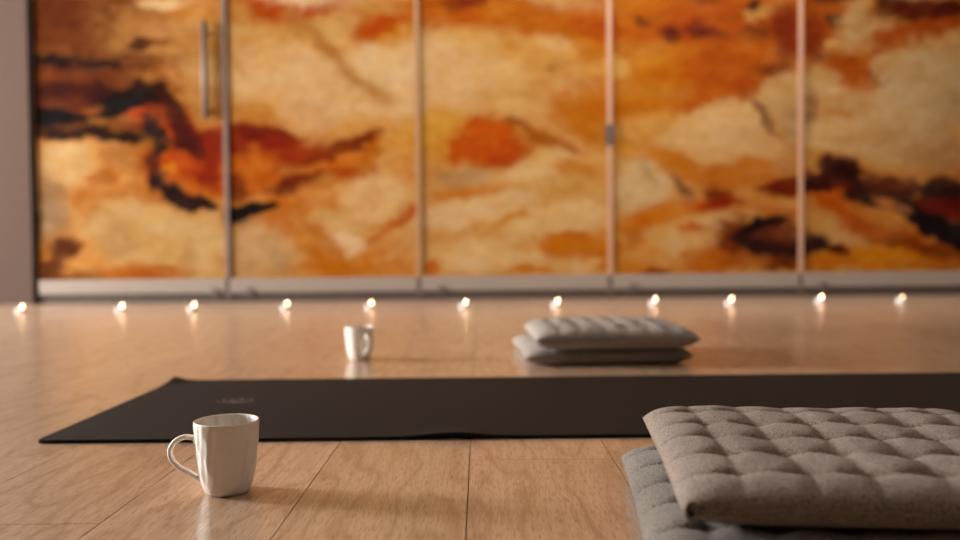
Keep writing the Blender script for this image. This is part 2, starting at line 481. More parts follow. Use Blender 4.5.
# blots of the printed stone: (u, v, ru, rv, angle, colour, strength, softness)
E_ = [
    # first door
    (85, 20, 75, 42, 0, (126, 64, 28), 1, .3), (160, 35, 45, 30, 10, (176, 126, 76), .9, .35), (168, 2, 24, 7, 0, P, .9, .3),
    (205, 12, 30, 10, 0, (196, 132, 64), .8, .3), (190, 90, 48, 50, 0, (190, 144, 90), .95, .3), (150, 65, 28, 14, 0, (182, 136, 84), .8, .3),
    (95, 62, 66, 10, 0, (112, 54, 26), .9, .4), (88, 84, 66, 18, 4, (112, 50, 25), .95, .35), (88, 108, 66, 16, 2, (104, 50, 27), .95, .35), (150, 112, 30, 22, 30, (128, 50, 24), .95, .35), (58, 57, 30, 5, 4, K, 1, .25), (106, 66, 20, 6, -10, K, 1, .25), (144, 44, 13, 5, -12, (84, 42, 22), 1, .25),
    (160, 40, 14, 2.5, -8, (120, 64, 30), .7, .3), (80, 76, 40, 4, 0, (150, 80, 36), .7, .45), (75, 90, 48, 9, 3, (84, 32, 20), 1, .25),
    (72, 100, 44, 4, 0, (124, 58, 28), .8, .45), (50, 114, 20, 6, -8, B, 1, .25), (84, 115, 18, 5, 10, B, 1, .25), (116, 105, 30, 10, -22, B, 1, .25),
    (150, 89, 24, 7, -12, K, 1, .25), (168, 100, 10, 8, 50, (84, 34, 20), 1, .25), (70, 128, 45, 6, 2, (92, 50, 26), 1, .3), (128, 136, 36, 5, 4, (66, 40, 26), 1, .25),
    (104, 118, 10, 6, 0, (168, 116, 64), .9, .3), (148, 110, 18, 10, -20, (170, 70, 34), 1, .25), (158, 124, 13, 13, 20, (54, 38, 36), 1, .25),
    (176, 126, 9, 22, -12, (188, 84, 34), 1, .25), (190, 128, 10, 16, -30, (146, 46, 22), 1, .25), (192, 142, 18, 8, 0, (100, 36, 22), .9, .3), (212, 142, 22, 12, 0, (164, 58, 26), 1, .25),
    (72, 160, 28, 22, 0, (206, 168, 118), 1, .22), (130, 152, 26, 18, 0, (178, 124, 72), 1, .25), (150, 160, 10, 20, 0, (160, 90, 44), .8, .3),
    (104, 175, 14, 8, 0, (160, 92, 42), .9, .3), (92, 200, 16, 16, 0, (178, 110, 50), .8, .35), (128, 192, 48, 11, 4, (180, 116, 58), .9, .3),
    (48, 205, 22, 30, 0, (158, 126, 94), 1, .3), (128, 226, 42, 28, 10, (200, 164, 114), 1, .3), (125, 242, 22, 16, 20, (176, 138, 94), .7, .4),
    (186, 238, 46, 40, 0, (202, 164, 110), 1, .3), (192, 252, 8, 18, 0, (184, 142, 92), .6, .4), (66, 243, 13, 9, -10, (110, 56, 28), 1, .3), (55, 262, 10, 10, 0, (110, 56, 28), .9, .3),
    (41, 222, 4, 8, 0, K, 1, .3), (70, 275, 50, 6, 0, (140, 76, 36), .8, .35), (145, 271, 40, 8, 0, (168, 92, 36), .9, .35),
    (190, 168, 42, 22, 0, (172, 72, 30), 1, .22), (158, 168, 10, 18, 0, (120, 50, 28), 1, .25), (155, 180, 7, 7, 0, B, 1, .3), (172, 168, 7, 7, 0, (214, 136, 52), 1, .3), (164, 146, 10, 6, 30, B, .9, .3),
    (205, 186, 26, 10, 0, (178, 92, 38), 1, .25), (174, 186, 8, 14, -18, (54, 34, 34), 1, .25), (188, 200, 18, 7, 8, K, 1, .25), (214, 168, 10, 14, 0, (160, 46, 22), .9, .3),
    # second door
    (265, 30, 50, 16, 0, (206, 158, 96), 1, .3), (255, 42, 40, 5, 0, (204, 144, 72), .7, .35), (345, 28, 34, 16, 0, (216, 172, 112), 1, .3), (360, 8, 26, 10, 0, (202, 146, 76), 1, .3),
    (296, 4, 60, 16, -2, (172, 72, 28), 1, .25), (240, 14, 18, 10, 0, (196, 144, 84), .9, .3), (298, 82, 74, 38, 8, (220, 180, 130), 1, .25), (392, 78, 46, 42, 20, (222, 186, 136), 1, .25),
    (262, 116, 20, 14, 0, (196, 142, 74), .9, .35), (318, 112, 34, 16, 25, (204, 160, 112), .6, .4), (243, 64, 14, 4, 60, (188, 140, 88), .7, .4),
    (388, 28, 30, 12, -5, (184, 86, 32), 1, .28), (402, 38, 20, 9, -15, (204, 138, 54), 1, .25), (362, 132, 24, 10, 0, (206, 152, 84), .7, .4), (400, 135, 26, 26, 0, (212, 156, 88), .8, .45),
    (256, 148, 50, 20, 8, (172, 62, 26), 1, .18), (270, 134, 32, 6, 12, (132, 38, 24), 1, .25), (302, 152, 36, 10, 12, (178, 62, 26), 1, .2), (252, 172, 28, 18, 0, (184, 98, 42), 1, .25),
    (255, 158, 6, 14, 10, (200, 118, 56), .7, .35), (238, 186, 10, 10, 0, (130, 50, 30), .8, .3), (345, 160, 34, 10, -12, (196, 114, 52), .9, .3), (350, 149, 28, 3.5, -24, (164, 66, 26), 1, .25), (373, 156, 8, 18, 8, (176, 98, 34), .95, .3), (348, 172, 16, 5, -6, (168, 76, 28), 1, .25),
    (298, 192, 34, 20, 0, (186, 104, 46), 1, .3), (300, 181, 28, 6, -8, (140, 54, 22), 1, .25), (285, 190, 12, 5, 0, (120, 50, 24), .9, .3),
    (330, 190, 26, 14, -10, (196, 130, 70), .9, .35), (270, 222, 36, 13, 0, (182, 104, 46), 1, .3), (252, 208, 18, 5, -8, (44, 34, 30), 1, .25), (236, 217, 12, 7, 20, (74, 54, 40), 1, .25), (246, 222, 8, 5, 0, (90, 50, 38), .8, .3),
    (258, 252, 36, 30, 0, (198, 158, 112), 1, .3), (280, 262, 10, 14, 20, (176, 142, 104), .6, .4), (376, 196, 34, 24, -10, (218, 174, 120), 1, .22), (326, 222, 30, 16, 15, (210, 166, 110), 1, .28), (344, 243, 24, 10, 8, (226, 190, 146), 1, .25),
    (395, 220, 24, 4, -22, (186, 100, 44), .95, .3), (410, 213, 8, 5, -30, (178, 84, 34), .9, .3), (310, 245, 24, 8, 40, (188, 118, 52), 1, .3), (350, 268, 44, 11, 0, (192, 116, 46), 1, .3), (385, 246, 30, 6, -22, (196, 118, 52), 1, .3), (402, 264, 22, 12, 0, (190, 114, 50), .8, .35), (400, 238, 24, 8, -15, (212, 160, 104), .7, .35),
    # third door
    (470, 10, 70, 20, 0, (186, 98, 36), 1, .22), (560, 18, 60, 22, 0, (186, 106, 40), 1, .25), (470, 4, 26, 6, -5, (164, 70, 26), .9, .3), (572, 4, 45, 8, 5, (172, 74, 28), .9, .3), (500, 14, 18, 8, -20, (196, 122, 52), .9, .35),
    (445, 22, 28, 6, 0, (184, 102, 40), .9, .3), (470, 42, 44, 11, 4, (216, 168, 104), 1, .28), (428, 80, 46, 42, 0, (222, 184, 136), 1, .3), (500, 72, 40, 18, 0, (220, 178, 122), 1, .35), (545, 56, 46, 16, 0, (204, 150, 80), .8, .35),
    (556, 47, 17, 8, 15, (218, 172, 112), .9, .3), (556, 70, 5, 8, 10, (176, 126, 68), .8, .35), (540, 96, 52, 22, 0, (210, 162, 104), 1, .3), (594, 42, 22, 18, 0, (196, 122, 44), .9, .35), (604, 72, 16, 8, 0, (220, 176, 106), .95, .3),
    (582, 106, 34, 20, -15, (186, 108, 40), .95, .35), (596, 130, 24, 16, 0, (192, 118, 48), .9, .35), (440, 135, 34, 24, 0, (210, 154, 72), .95, .35),
    (487, 150, 42, 17, 0, (180, 78, 28), 1, .18), (490, 130, 24, 12, 0, (184, 84, 30), 1, .2), (512, 160, 26, 7, 0, (176, 74, 26), 1, .25), (545, 136, 34, 4, 24, (158, 88, 36), .9, .3), (518, 122, 6, 4, 30, (130, 70, 30), .9, .3),
    (462, 178, 28, 9, 0, (172, 130, 86), .9, .35), (478, 191, 48, 6, -4, (196, 120, 52), .95, .3), (545, 162, 38, 15, -22, (218, 178, 122), 1, .25), (578, 168, 22, 8, 10, (198, 128, 54), .9, .35), (560, 190, 50, 12, 0, (208, 160, 98), .8, .35),
    (478, 210, 66, 15, -8, (220, 182, 132), 1, .22), (442, 222, 28, 9, 0, (220, 180, 130), 1, .3), (556, 222, 62, 18, -8, (218, 178, 124), 1, .22), (510, 218, 22, 3.5, -28, (200, 136, 66), .95, .3), (492, 230, 22, 3.5, -12, (204, 150, 86), .8, .3),
    (488, 255, 62, 18, 0, (216, 174, 118), 1, .25), (525, 248, 12, 4, 0, (204, 138, 74), .8, .35), (574, 244, 42, 9, 6, (192, 112, 42), 1, .25), (560, 252, 22, 8, 0, (190, 108, 40), 1, .25), (600, 260, 18, 14, 0, (190, 112, 44), 1, .3), (432, 265, 8, 8, 0, (190, 98, 40), 1, .3), (424, 238, 8, 12, 0, (190, 146, 92), .7, .4),
    (582, 266, 20, 7, -8, (214, 168, 110), .9, .3), (532, 272, 22, 4, 0, (196, 116, 44), .9, .3), (470, 264, 20, 7, 0, (224, 186, 138), .8, .35),
    # fourth door
    (690, 22, 110, 32, 0, (182, 92, 34), 1, .2), (640, 14, 34, 18, 0, (194, 114, 44), 1, .3), (706, 2, 14, 6, 0, (122, 40, 24), 1, .3), (730, 30, 70, 22, 0, (166, 76, 30), .9, .3), (672, 40, 9, 6, 0, (128, 46, 26), 1, .3), (704, 37, 17, 7, 10, (126, 46, 26), 1, .3),
    (642, 24, 10, 4, 20, (140, 66, 26), .8, .35), (760, 16, 16, 6, -20, (196, 146, 84), .95, .3), (752, 25, 6, 4, 0, (190, 138, 78), .9, .3), (752, 9, 6, 5, 0, (76, 44, 28), .95, .3), (788, 40, 18, 26, 0, (150, 54, 26), 1, .28), (750, 38, 16, 7, -20, (140, 66, 30), .8, .35),
    (660, 72, 62, 22, 0, (196, 122, 46), 1, .3), (618, 70, 14, 11, 0, (216, 166, 98), 1, .3), (732, 74, 50, 26, 0, (180, 92, 36), .95, .3), (690, 106, 44, 14, -12, (184, 96, 38), 1, .3), (640, 104, 34, 22, 0, (192, 116, 44), 1, .3), (745, 92, 8, 12, 20, (170, 76, 34), .8, .35), (776, 76, 17, 6, -4, (152, 72, 32), .95, .3),
    (652, 128, 34, 14, -10, (206, 148, 78), 1, .3), (718, 132, 52, 26, -16, (218, 176, 122), 1, .2), (742, 145, 32, 22, 0, (210, 166, 116), 1, .3), (780, 102, 26, 18, -20, (204, 164, 114), 1, .22), (764, 124, 4, 20, -32, (136, 96, 66), .9, .35), (792, 130, 12, 24, 0, (176, 140, 102), .9, .35), (700, 158, 40, 10, 0, (212, 166, 112), .9, .35),
    (622, 152, 22, 14, 0, (202, 140, 66), .9, .35), (668, 163, 28, 11, 15, (196, 124, 50), 1, .3), (642, 192, 28, 28, 20, (214, 180, 134), 1, .22), (650, 178, 4, 14, -35, (178, 146, 108), .7, .4), (680, 190, 5, 15, -30, (128, 94, 66), .95, .35), (688, 172, 16, 12, 40, (192, 118, 52), 1, .3),
    (740, 176, 46, 14, -4, (190, 116, 54), 1, .3), (790, 168, 14, 12, 0, (190, 132, 86), .7, .4), (786, 190, 24, 7, 0, (140, 50, 24), 1, .28), (716, 196, 14, 6, 0, (158, 74, 34), 1, .3), (708, 208, 38, 7, -6, (170, 70, 30), 1, .28), (726, 206, 16, 5, 0, (164, 44, 22), .9, .3), (645, 222, 44, 10, -14, (196, 116, 46), 1, .3), (772, 214, 34, 8, 10, (184, 112, 58), .9, .35),
    (728, 224, 30, 7, -8, (220, 180, 122), 1, .25), (690, 230, 12, 6, 0, (186, 92, 40), .9, .3), (706, 244, 20, 8, 15, (216, 172, 114), 1, .28), (662, 240, 18, 12, 0, (210, 160, 100), .9, .35), (682, 252, 24, 10, 25, (210, 166, 108), 1, .3), (636, 252, 22, 12, 0, (200, 134, 68), .9, .35), (632, 238, 10, 6, 0, (184, 104, 48), .8, .35),
    (760, 242, 42, 15, 6, (104, 44, 26), 1, .25), (734, 240, 14, 14, 0, (140, 56, 26), 1, .3), (766, 228, 18, 6, -10, (58, 38, 32), 1, .25), (757, 232, 6, 8, 0, (50, 34, 34), 1, .3), (785, 252, 20, 10, 14, (66, 34, 26), 1, .25), (778, 238, 10, 5, 10, (140, 66, 36), .9, .3), (710, 262, 30, 12, 0, (186, 104, 42), .9, .35), (640, 270, 30, 6, 0, (196, 118, 48), .9, .3), (655, 272, 14, 3, 0, (150, 54, 24), .9, .3), (778, 264, 20, 7, 0, (116, 46, 24), 1, .3), (745, 262, 22, 9, 0, (164, 92, 44), .9, .35),
    # fifth door and beyond
    (820, 30, 26, 38, 0, (166, 84, 36), 1, .25), (812, 42, 10, 20, 0, (160, 62, 28), .9, .3), (832, 2, 18, 5, 0, (60, 46, 36), .95, .3), (831, 26, 8, 7, 0, (104, 42, 26), 1, .3), (866, 34, 32, 22, 14, (196, 160, 112), 1, .2), (842, 52, 18, 8, 0, (190, 150, 102), .8, .35),
    (892, 6, 18, 8, 0, (104, 48, 26), 1, .3), (936, 2, 40, 8, 0, (182, 146, 104), 1, .28), (930, 19, 48, 9, -4, (112, 42, 24), 1, .25), (960, 22, 60, 10, 0, (116, 46, 26), .9, .3), (918, 38, 52, 9, -12, (166, 78, 32), 1, .25), (896, 52, 30, 5, -14, (170, 86, 40), 1, .3),
    (832, 50, 8, 6, 20, (206, 152, 88), .9, .3), (824, 64, 12, 3.5, 20, (116, 84, 58), .9, .35), (848, 70, 26, 10, 20, (164, 92, 44), .9, .3), (858, 80, 34, 16, 10, (170, 86, 34), 1, .25), (884, 88, 12, 4, 32, (124, 62, 30), 1, .3),
    (935, 100, 60, 52, 0, (194, 158, 112), 1, .22), (880, 70, 10, 10, 0, (192, 150, 102), .8, .35), (960, 120, 30, 40, 20, (176, 146, 112), .5, .45), (818, 88, 22, 14, 20, (204, 164, 112), 1, .25), (860, 124, 44, 24, 0, (200, 160, 112), 1, .28), (838, 117, 18, 4, 5, (196, 134, 68), .95, .3), (828, 138, 28, 16, 0, (208, 168, 116), 1, .3), (808, 112, 5, 18, 10, (148, 110, 78), .85, .35), (890, 150, 46, 20, 0, (196, 154, 106), 1, .35), (940, 160, 40, 18, 0, (184, 140, 94), 1, .35),
    (825, 196, 26, 10, 0, (180, 92, 40), 1, .3), (812, 186, 14, 8, 0, (134, 54, 28), 1, .28), (834, 174, 17, 13, -20, (84, 34, 26), 1, .2), (846, 178, 12, 12, 0, (72, 32, 26), 1, .25), (824, 184, 12, 8, 0, (80, 34, 26), 1, .25), (880, 192, 44, 10, 4, (120, 56, 34), 1, .28), (934, 188, 24, 6, -8, (90, 46, 34), 1, .28),
    (950, 204, 34, 8, 0, (62, 34, 28), 1, .22), (928, 196, 10, 6, -20, (66, 36, 30), .95, .3), (945, 194, 8, 4, 0, (150, 84, 56), .8, .35), (864, 203, 18, 8, 10, (74, 52, 38), 1, .28), (945, 216, 44, 9, 4, (118, 30, 22), 1, .22), (888, 206, 18, 4, 18, (184, 120, 80), .95, .3), (902, 216, 10, 4, 30, (176, 116, 72), .95, .3),
    (846, 214, 32, 8, 18, (182, 86, 36), 1, .28), (885, 228, 44, 8, 24, (190, 122, 64), 1, .3), (852, 232, 30, 8, 26, (172, 84, 38), 1, .3), (820, 226, 20, 12, 0, (200, 146, 86), 1, .3), (842, 246, 34, 10, 8, (194, 146, 92), 1, .3), (935, 234, 36, 8, 26, (48, 28, 26), 1, .2), (958, 240, 26, 10, 20, (48, 28, 26), 1, .22), (905, 216, 12, 4, 30, (60, 36, 32), .95, .28), (985, 252, 40, 12, 16, K, 1, .25),
    (910, 244, 44, 6, 20, (166, 82, 36), 1, .3), (950, 258, 34, 6, 8, (158, 70, 30), 1, .3), (880, 262, 70, 10, 0, (202, 128, 50), 1, .3), (890, 252, 22, 8, 0, (206, 138, 58), 1, .3), (812, 246, 12, 8, 10, (60, 38, 32), 1, .25), (830, 255, 14, 5, 14, (110, 46, 28), 1, .28), (825, 268, 30, 5, 0, (190, 112, 46), .9, .3), (870, 244, 8, 6, 0, (160, 92, 48), .8, .35), (940, 270, 40, 5, 0, (184, 108, 44), .9, .35),
]


def vein(x0, y0, x1, y1, w, rgb, st=.9, soft=.35):
    n = max(2, int(math.hypot(x1 - x0, y1 - y0) / (w * 1.1)))
    an = math.degrees(math.atan2(y1 - y0, x1 - x0))
    for k in range(n + 1):
        t = k / n
        E_.append((x0 + (x1 - x0) * t, y0 + (y1 - y0) * t, w * 1.5, w * .75, an, rgb, st, soft))


# thin veins
vein(298, 14, 330, 48, 8, (182, 128, 72), .45, .7); vein(330, 48, 352, 74, 9, (180, 126, 70), .5, .7); vein(352, 74, 388, 102, 8, (182, 128, 72), .45, .7)
vein(312, 158, 340, 150, 5, (160, 64, 26), .8, .5); vein(340, 150, 372, 138, 5, (150, 62, 26), .8, .5)
vein(150, 88, 170, 100, 9, (60, 30, 22), .95, .3); vein(170, 100, 184, 132, 9, (84, 34, 20), .95, .3); vein(184, 132, 196, 146, 9, (96, 34, 18), .9, .3)
vein(110, 108, 145, 96, 8, (30, 24, 26), 1, .3); vein(40, 112, 60, 116, 8, (30, 24, 26), 1, .3); vein(60, 128, 135, 134, 5, (52, 30, 20), .9, .3)
vein(236, 216, 252, 209, 6, (40, 32, 28), 1, .3); vein(252, 209, 272, 205, 5, (40, 32, 28), 1, .3)
vein(172, 184, 184, 198, 8, (40, 24, 24), 1, .3); vein(184, 198, 204, 203, 7, (48, 26, 20), 1, .3)
vein(300, 208, 320, 236, 9, (186, 114, 52), .6, .6); vein(320, 236, 348, 264, 9, (184, 112, 50), .6, .6)
vein(376, 238, 396, 226, 4, (184, 96, 42), .6, .5); vein(396, 226, 414, 211, 4, (182, 92, 38), .7, .5)
vein(515, 122, 540, 138, 5, (156, 88, 38), .6, .6); vein(540, 138, 574, 150, 5, (166, 98, 44), .5, .6)
vein(752, 104, 764, 122, 5, (146, 106, 72), .5, .6)
vein(905, 212, 930, 228, 9, (40, 24, 22), 1, .25); vein(930, 228, 965, 250, 10, (34, 22, 22), 1, .25)
vein(812, 186, 838, 176, 10, (74, 28, 22), .9, .3); vein(838, 176, 850, 186, 9, (62, 26, 22), .9, .3); vein(850, 192, 905, 198, 6, (84, 40, 26), .9, .35)
vein(925, 192, 962, 196, 6, (60, 32, 26), .9, .3); vein(740, 236, 772, 226, 7, (52, 26, 24), .9, .3); vein(745, 246, 792, 254, 8, (56, 26, 20), .95, .3)
vein(850, 228, 895, 246, 6, (166, 80, 34), .7, .5); vein(895, 246, 950, 262, 6, (160, 74, 32), .7, .5)
for q in ((95, 106, 12, 4, -8, (150, 88, 48)), (62, 100, 18, 3, 4, (112, 52, 28)), (128, 118, 9, 4, 0, (160, 104, 60)), (78, 122, 15, 2.5, 4, (122, 70, 40)),
          (104, 72, 16, 3, -6, (128, 66, 34)), (160, 112, 8, 6, 30, (164, 70, 34)), (178, 176, 8, 6, 0, (180, 92, 40)), (930, 206, 12, 3, 8, (112, 40, 26)),
          (900, 213, 9, 3, 25, (172, 112, 72)), (768, 238, 11, 5, 0, (124, 58, 34)), (842, 190, 8, 3, 0, (120, 54, 34)), (955, 222, 18, 4, 8, (120, 30, 22)), (785, 246, 8, 3, 10, (110, 50, 30))):
    E_.append(q + (.85, .45))
re = random.Random(21)
pal = [C, P, Yo, O, A, Rr, T, (206, 160, 104), (180, 96, 38)]
for _ in range(60):                    # the print carries on above and to the right of the part the photograph shows
    E_.append((re.uniform(30, 1240), re.uniform(-125, -14), re.uniform(25, 80), re.uniform(7, 22), re.uniform(-22, 22), re.choice(pal), .95, .3))
for _ in range(12):
    E_.append((re.uniform(30, 1240), re.uniform(-110, -18), re.uniform(12, 34), re.uniform(4, 9), re.uniform(-22, 22), re.choice([K, D, D, B]), 1, .25))
for _ in range(34):
    E_.append((re.uniform(1000, 1240), re.uniform(0, 275), re.uniform(20, 60), re.uniform(7, 20), re.uniform(-24, 24), re.choice(pal), .95, .3))
for _ in range(7):
    E_.append((re.uniform(1000, 1240), re.uniform(20, 265), re.uniform(12, 34), re.uniform(4, 9), re.uniform(-24, 24), re.choice([K, D, B]), 1, .25))


def art_colour(X, Z):
    u, v = X / S + 480, 299.5 - Z / S
    v0, u0 = v, u
    wu = (fbm(u0 / 34, v0 / 22, 3) - .5) * 13 + (fbm(u0 / 12, v0 / 8, 9, 3) - .5) * 13
    wv = (fbm(u0 / 34, v0 / 22, 41) - .5) * 9 + (fbm(u0 / 12, v0 / 8, 77, 3) - .5) * 9
    u, v = u + wu, v + wv
    n = fbm(u / 60, v / 28, 5)[:, None]
    base = np.array(lin((210, 162, 104))) * (1 - n) + np.array(lin((196, 132, 66))) * n
    col = base
    walk = 1 + 0.5 * (fbm(u0 / 34 + 3, v0 / 16 + 9, 201, 4) - .47) + .25 * (fbm(u0 / 8, v0 / 6, 303, 3) - .5)
    ramp_n = fbm(u0 / 7, v0 / 5, 123, 3) - .5
    for (cu, cv, ru, rv, ang, rgb, st, soft) in E_:
        if sum(rgb) < 270:
            ru, rv = ru * 1.08, rv * 1.22
            rgb = tuple(c * .8 for c in rgb)
        ca, sa = math.cos(math.radians(ang)), math.sin(math.radians(ang))
        du, dv = u - cu, v - cv
        a = (du * ca + dv * sa) / ru
        b = (-du * sa + dv * ca) / rv
        m = (np.abs(a) < 3) & (np.abs(b) < 3)
        if not m.any():
            continue
        dark = sum(rgb) < 270
        r0 = np.sqrt(a[m] ** 2 + b[m] ** 2)
        r = r0 + ramp_n[m] * (.42 if dark else .40)
        if sum(rgb) < 310:           # stained fringe around the rust and black veins
            hw = .42 * st / (1 + np.exp(np.clip((r0 + ramp_n[m] * .5 - 1.32) / .16, -30, 30)))
            col[m] = np.minimum(col[m], col[m] * (1 - hw[:, None]) + np.array(lin((178, 98, 42))) * hw[:, None])
        w = st / (1 + np.exp(np.clip((r - 1) / (soft * .42), -30, 30)))
        col[m] = col[m] * (1 - w[:, None]) + np.array(lin(rgb)) * w[:, None]
    col = np.clip(col, 0.001, 1) ** np.clip(walk, .7, 1.7)[:, None]
    lum = (col @ np.array([.3, .6, .1]))[:, None]
    return np.clip(lum + (col - lum) * 1.08, 0.004, 1)


ART_GAIN = 0.57
GZ0, GZ1 = 0.138, 2.34
joints = [-2.571, -1.461, -0.352, 0.758, 1.863, 2.970, 4.078]


def art_panel(name, x0, x1, parent):
    g = 0.006
    x0 += g
    x1 -= g
    nx, nz = int((x1 - x0) / 0.010), int((GZ1 - GZ0) / 0.010)
    xs, zs = np.linspace(x0, x1, nx + 1), np.linspace(GZ0, GZ1, nz + 1)
    XX, ZZ = np.meshgrid(xs, zs)
    n = XX.size
    front = np.stack([XX.ravel(), np.full(n, YF), ZZ.ravel()], 1)
    back = [(x0, YF + .012, GZ0), (x1, YF + .012, GZ0), (x1, YF + .012, GZ1), (x0, YF + .012, GZ1)]
    idx = lambda i, j: j * (nx + 1) + i
    faces = [(idx(i, j), idx(i + 1, j), idx(i + 1, j + 1), idx(i, j + 1)) for j in range(nz) for i in range(nx)]
    b0 = n
    faces.append((b0 + 3, b0 + 2, b0 + 1, b0))
    faces.append(tuple([idx(i, 0) for i in range(nx, -1, -1)] + [b0, b0 + 1]))
    faces.append(tuple([idx(i, nz) for i in range(nx + 1)] + [b0 + 2, b0 + 3]))
    faces.append(tuple([idx(0, j) for j in range(nz + 1)] + [b0 + 3, b0]))
    faces.append(tuple([idx(nx, j) for j in range(nz, -1, -1)] + [b0 + 1, b0 + 2]))
    me = bpy.data.meshes.new(name)
    me.from_pydata([tuple(p) for p in front] + back, [], faces)
    col = np.ones((n + 4, 4), np.float32)
    col[:n, :3] = np.clip(art_colour(front[:, 0], front[:, 2]) * ART_GAIN, 0, 1)
    ca = me.color_attributes.new('print', 'FLOAT_COLOR', 'POINT')
    ca.data.foreach_set('color', col.ravel())
    return link_mesh(name, me, M_ART, parent)


cab = thing('glass_door_cupboard', 'wall of tall glass doors printed with amber onyx marble above a grey metal rail', 'cupboard', (0, YF, 0))
inv = Matrix.Translation((0, -YF, 0))


def reloc(o):
    o.matrix_parent_inverse = inv
    return o


reloc(box('plinth', (joints[0], YF - 0.004, 0.0), (joints[-1], YF + 0.06, 0.05), M_PLINTH, cab))
reloc(box('gap_shade_strip', (joints[0] - 0.014, YF - 0.012, 0.0), (joints[0] + 0.008, YF + 0.03, GZ1), M_GAP, cab))  # solid dark strip standing for the shaded gap beside the wall
reloc(box('top_rail', (joints[0], YF - 0.004, GZ1), (joints[-1], YF + 0.03, GZ1 + 0.08), M_ALU, cab))
reloc(box('body', (joints[0], YF + 0.02, 0.05), (joints[-1], YF + 0.48, GZ1), M_PLINTH, cab))
reloc(box('bulkhead', (joints[0], YF + 0.0, GZ1 + 0.08), (joints[-1] + 0.2, YF + 0.48, ZC), M_ROOM, cab))
for i in range(6):
    x0, x1 = joints[i], joints[i + 1]
    d = reloc(art_panel('door', x0, x1, cab))
    rail = box('bottom_rail', (x0 + 0.014, YF - 0.016, 0.055), (x1 - 0.014, YF + 0.014, GZ0), M_ALU, d, 0.003)
    # the strip over the joint on the door's right edge
    m = (M_STILE_D, M_STILE_F)[i] if i < 2 else M_STILE
    wd = 0.0135 if i == 0 else 0.0130
    st = box('edge_strip', (x1 - wd, YF - 0.014, GZ0 - 0.004), (x1 + wd, YF + 0.008, GZ1), m, d, 0.002)
    jt = box('rail_joint', (x1 - 0.0138, YF - 0.012, 0.02), (x1 + 0.0138, YF + 0.010, GZ0 - 0.0045), M_JOINT, d)
    for xx in ((x1 - 0.075, x1 + 0.125) if i == 0 else (x1 + 0.125,)):
        box('rail_clip', (xx - 0.018, YF - 0.024, 0.04), (xx + 0.018, YF - 0.0155, 0.082), M_JOINT, d, 0.002)
    if i == 2:
        box('lock_plate', (x1 - 0.026, YF - 0.020, 0.888), (x1 + 0.026, YF - 0.0135, 1.01), plain('tarnished_lock_metal', (110, 92, 84), 0.4, 0.6), d, 0.003)
    if i == 0:
        d['label'] = 'printed door with a vertical bar handle'
        bm = bmesh.new()
        hx = -1.567
        add_tube(bm, [(hx, YF - 0.036, 1.060), (hx, YF - 0.036, 1.612)], 0.018, 18)
        h = obj('handle', bm, M_STILE_D, d, True)
        for zz in (1.107, 1.544):
            bm = bmesh.new()
            add_tube(bm, [(hx, YF + 0.001, zz), (hx, YF - 0.030, zz)], 0.011, 14, side=(0, 0, 1))
            hp = obj('handle_post', bm, M_JOINT, d, True)

# ------------------------------------------------------------------ tea lights along the doors
def make_tealight(label, x, y, proto=None):
    g = 'lit tea lights in a row before the printed doors'
    if proto:
        r = proto.copy()
        COL.objects.link(r)
        r.location = (x, y, 0)
        r['label'] = label
        for ch in list(proto.children):
            c = ch.copy()
            COL.objects.link(c)
            c.parent = r
        return r
    r = thing('tea_light', label, 'candle', (x, y, 0), 0, g)
    bm = bmesh.new()
    add_lathe(bm, [(0, 0), (0.0205, 0), (0.0215, 0.001), (0.0225, 0.023), (0.0230, 0.024), (0.0222, 0.0242), (0.0216, 0.023), (0.0210, 0.004), (0, 0.0035)], 28)
    obj('cup', bm, M_TIN, r, True)
    bm = bmesh.new()
    add_lathe(bm, [(0, 0.0045), (0.0208, 0.0045), (0.0213, 0.0195), (0.0204, 0.0202), (0.006, 0.0196), (0, 0.0192)], 28)
    obj('wax', bm, M_WAX, r, True)
    bm = bmesh.new()
    add_tube(bm, [(0.004, 0, 0.0185), (0.0048, 0.0003, 0.0235), (0.0068, 0.0006, 0.0265)], 0.0007, 8)
    obj('wick', bm, M_WICK, r, True)
    bm = bmesh.new()
    add_lathe(bm, [(0, 0.0235), (0.0016, 0.0245), (0.0030, 0.027), (0.0034, 0.0295), (0.0030, 0.0330), (0.0019, 0.0370), (0.0008, 0.0400), (0, 0.0420)], 16)
    for v in bm.verts:
        v.co.x += 0.0068 + (v.co.z - 0.0235) * 0.22
        v.co.z += 0.002
    obj('flame', bm, M_FLAME, r, True)
    return r


TEA = [
    (-2.268, 4.19, 'lit tea light on the floor before the pale wall, outermost left of the row'),
    (-1.778, 4.20, 'lit tea light on the floor before the middle of the leftmost door'),
    (-1.429, 4.22, 'lit tea light left of the dark grey strip, below the handled door'),
    (-0.975, 4.26, 'lit tea light before the middle of the second door from the left'),
    (-0.552, 4.26, 'lit tea light seen just above the white mug beyond the mat'),
    (-0.078, 4.22, 'lit tea light at the centre of the row, between far mug and far cushions'),
    (0.381, 4.24, 'lit tea light seen above the left end of the far cushion stack'),
    (0.877, 4.28, 'lit tea light seen above the right end of the far cushion stack'),
    (1.256, 4.26, 'lit tea light right of the far cushions, before the fourth door'),
    (1.739, 4.34, 'lit tea light second from the right end, just past the fourth strip'),
    (2.143, 4.32, 'dimmest lit tea light, outermost right of the row'),
]
tea0 = None
for (x, y, lb) in TEA:
    r = make_tealight(lb, x - 0.003, y, tea0)
    tea0 = tea0 or r
for ch in r.children:                 # the last one burns low
    if ch.name.startswith('flame'):
        ch.scale = (0.62, 0.62, 0.62)
        ch.location = (0.0085 * 0.38, 0, 0.024 * 0.38)

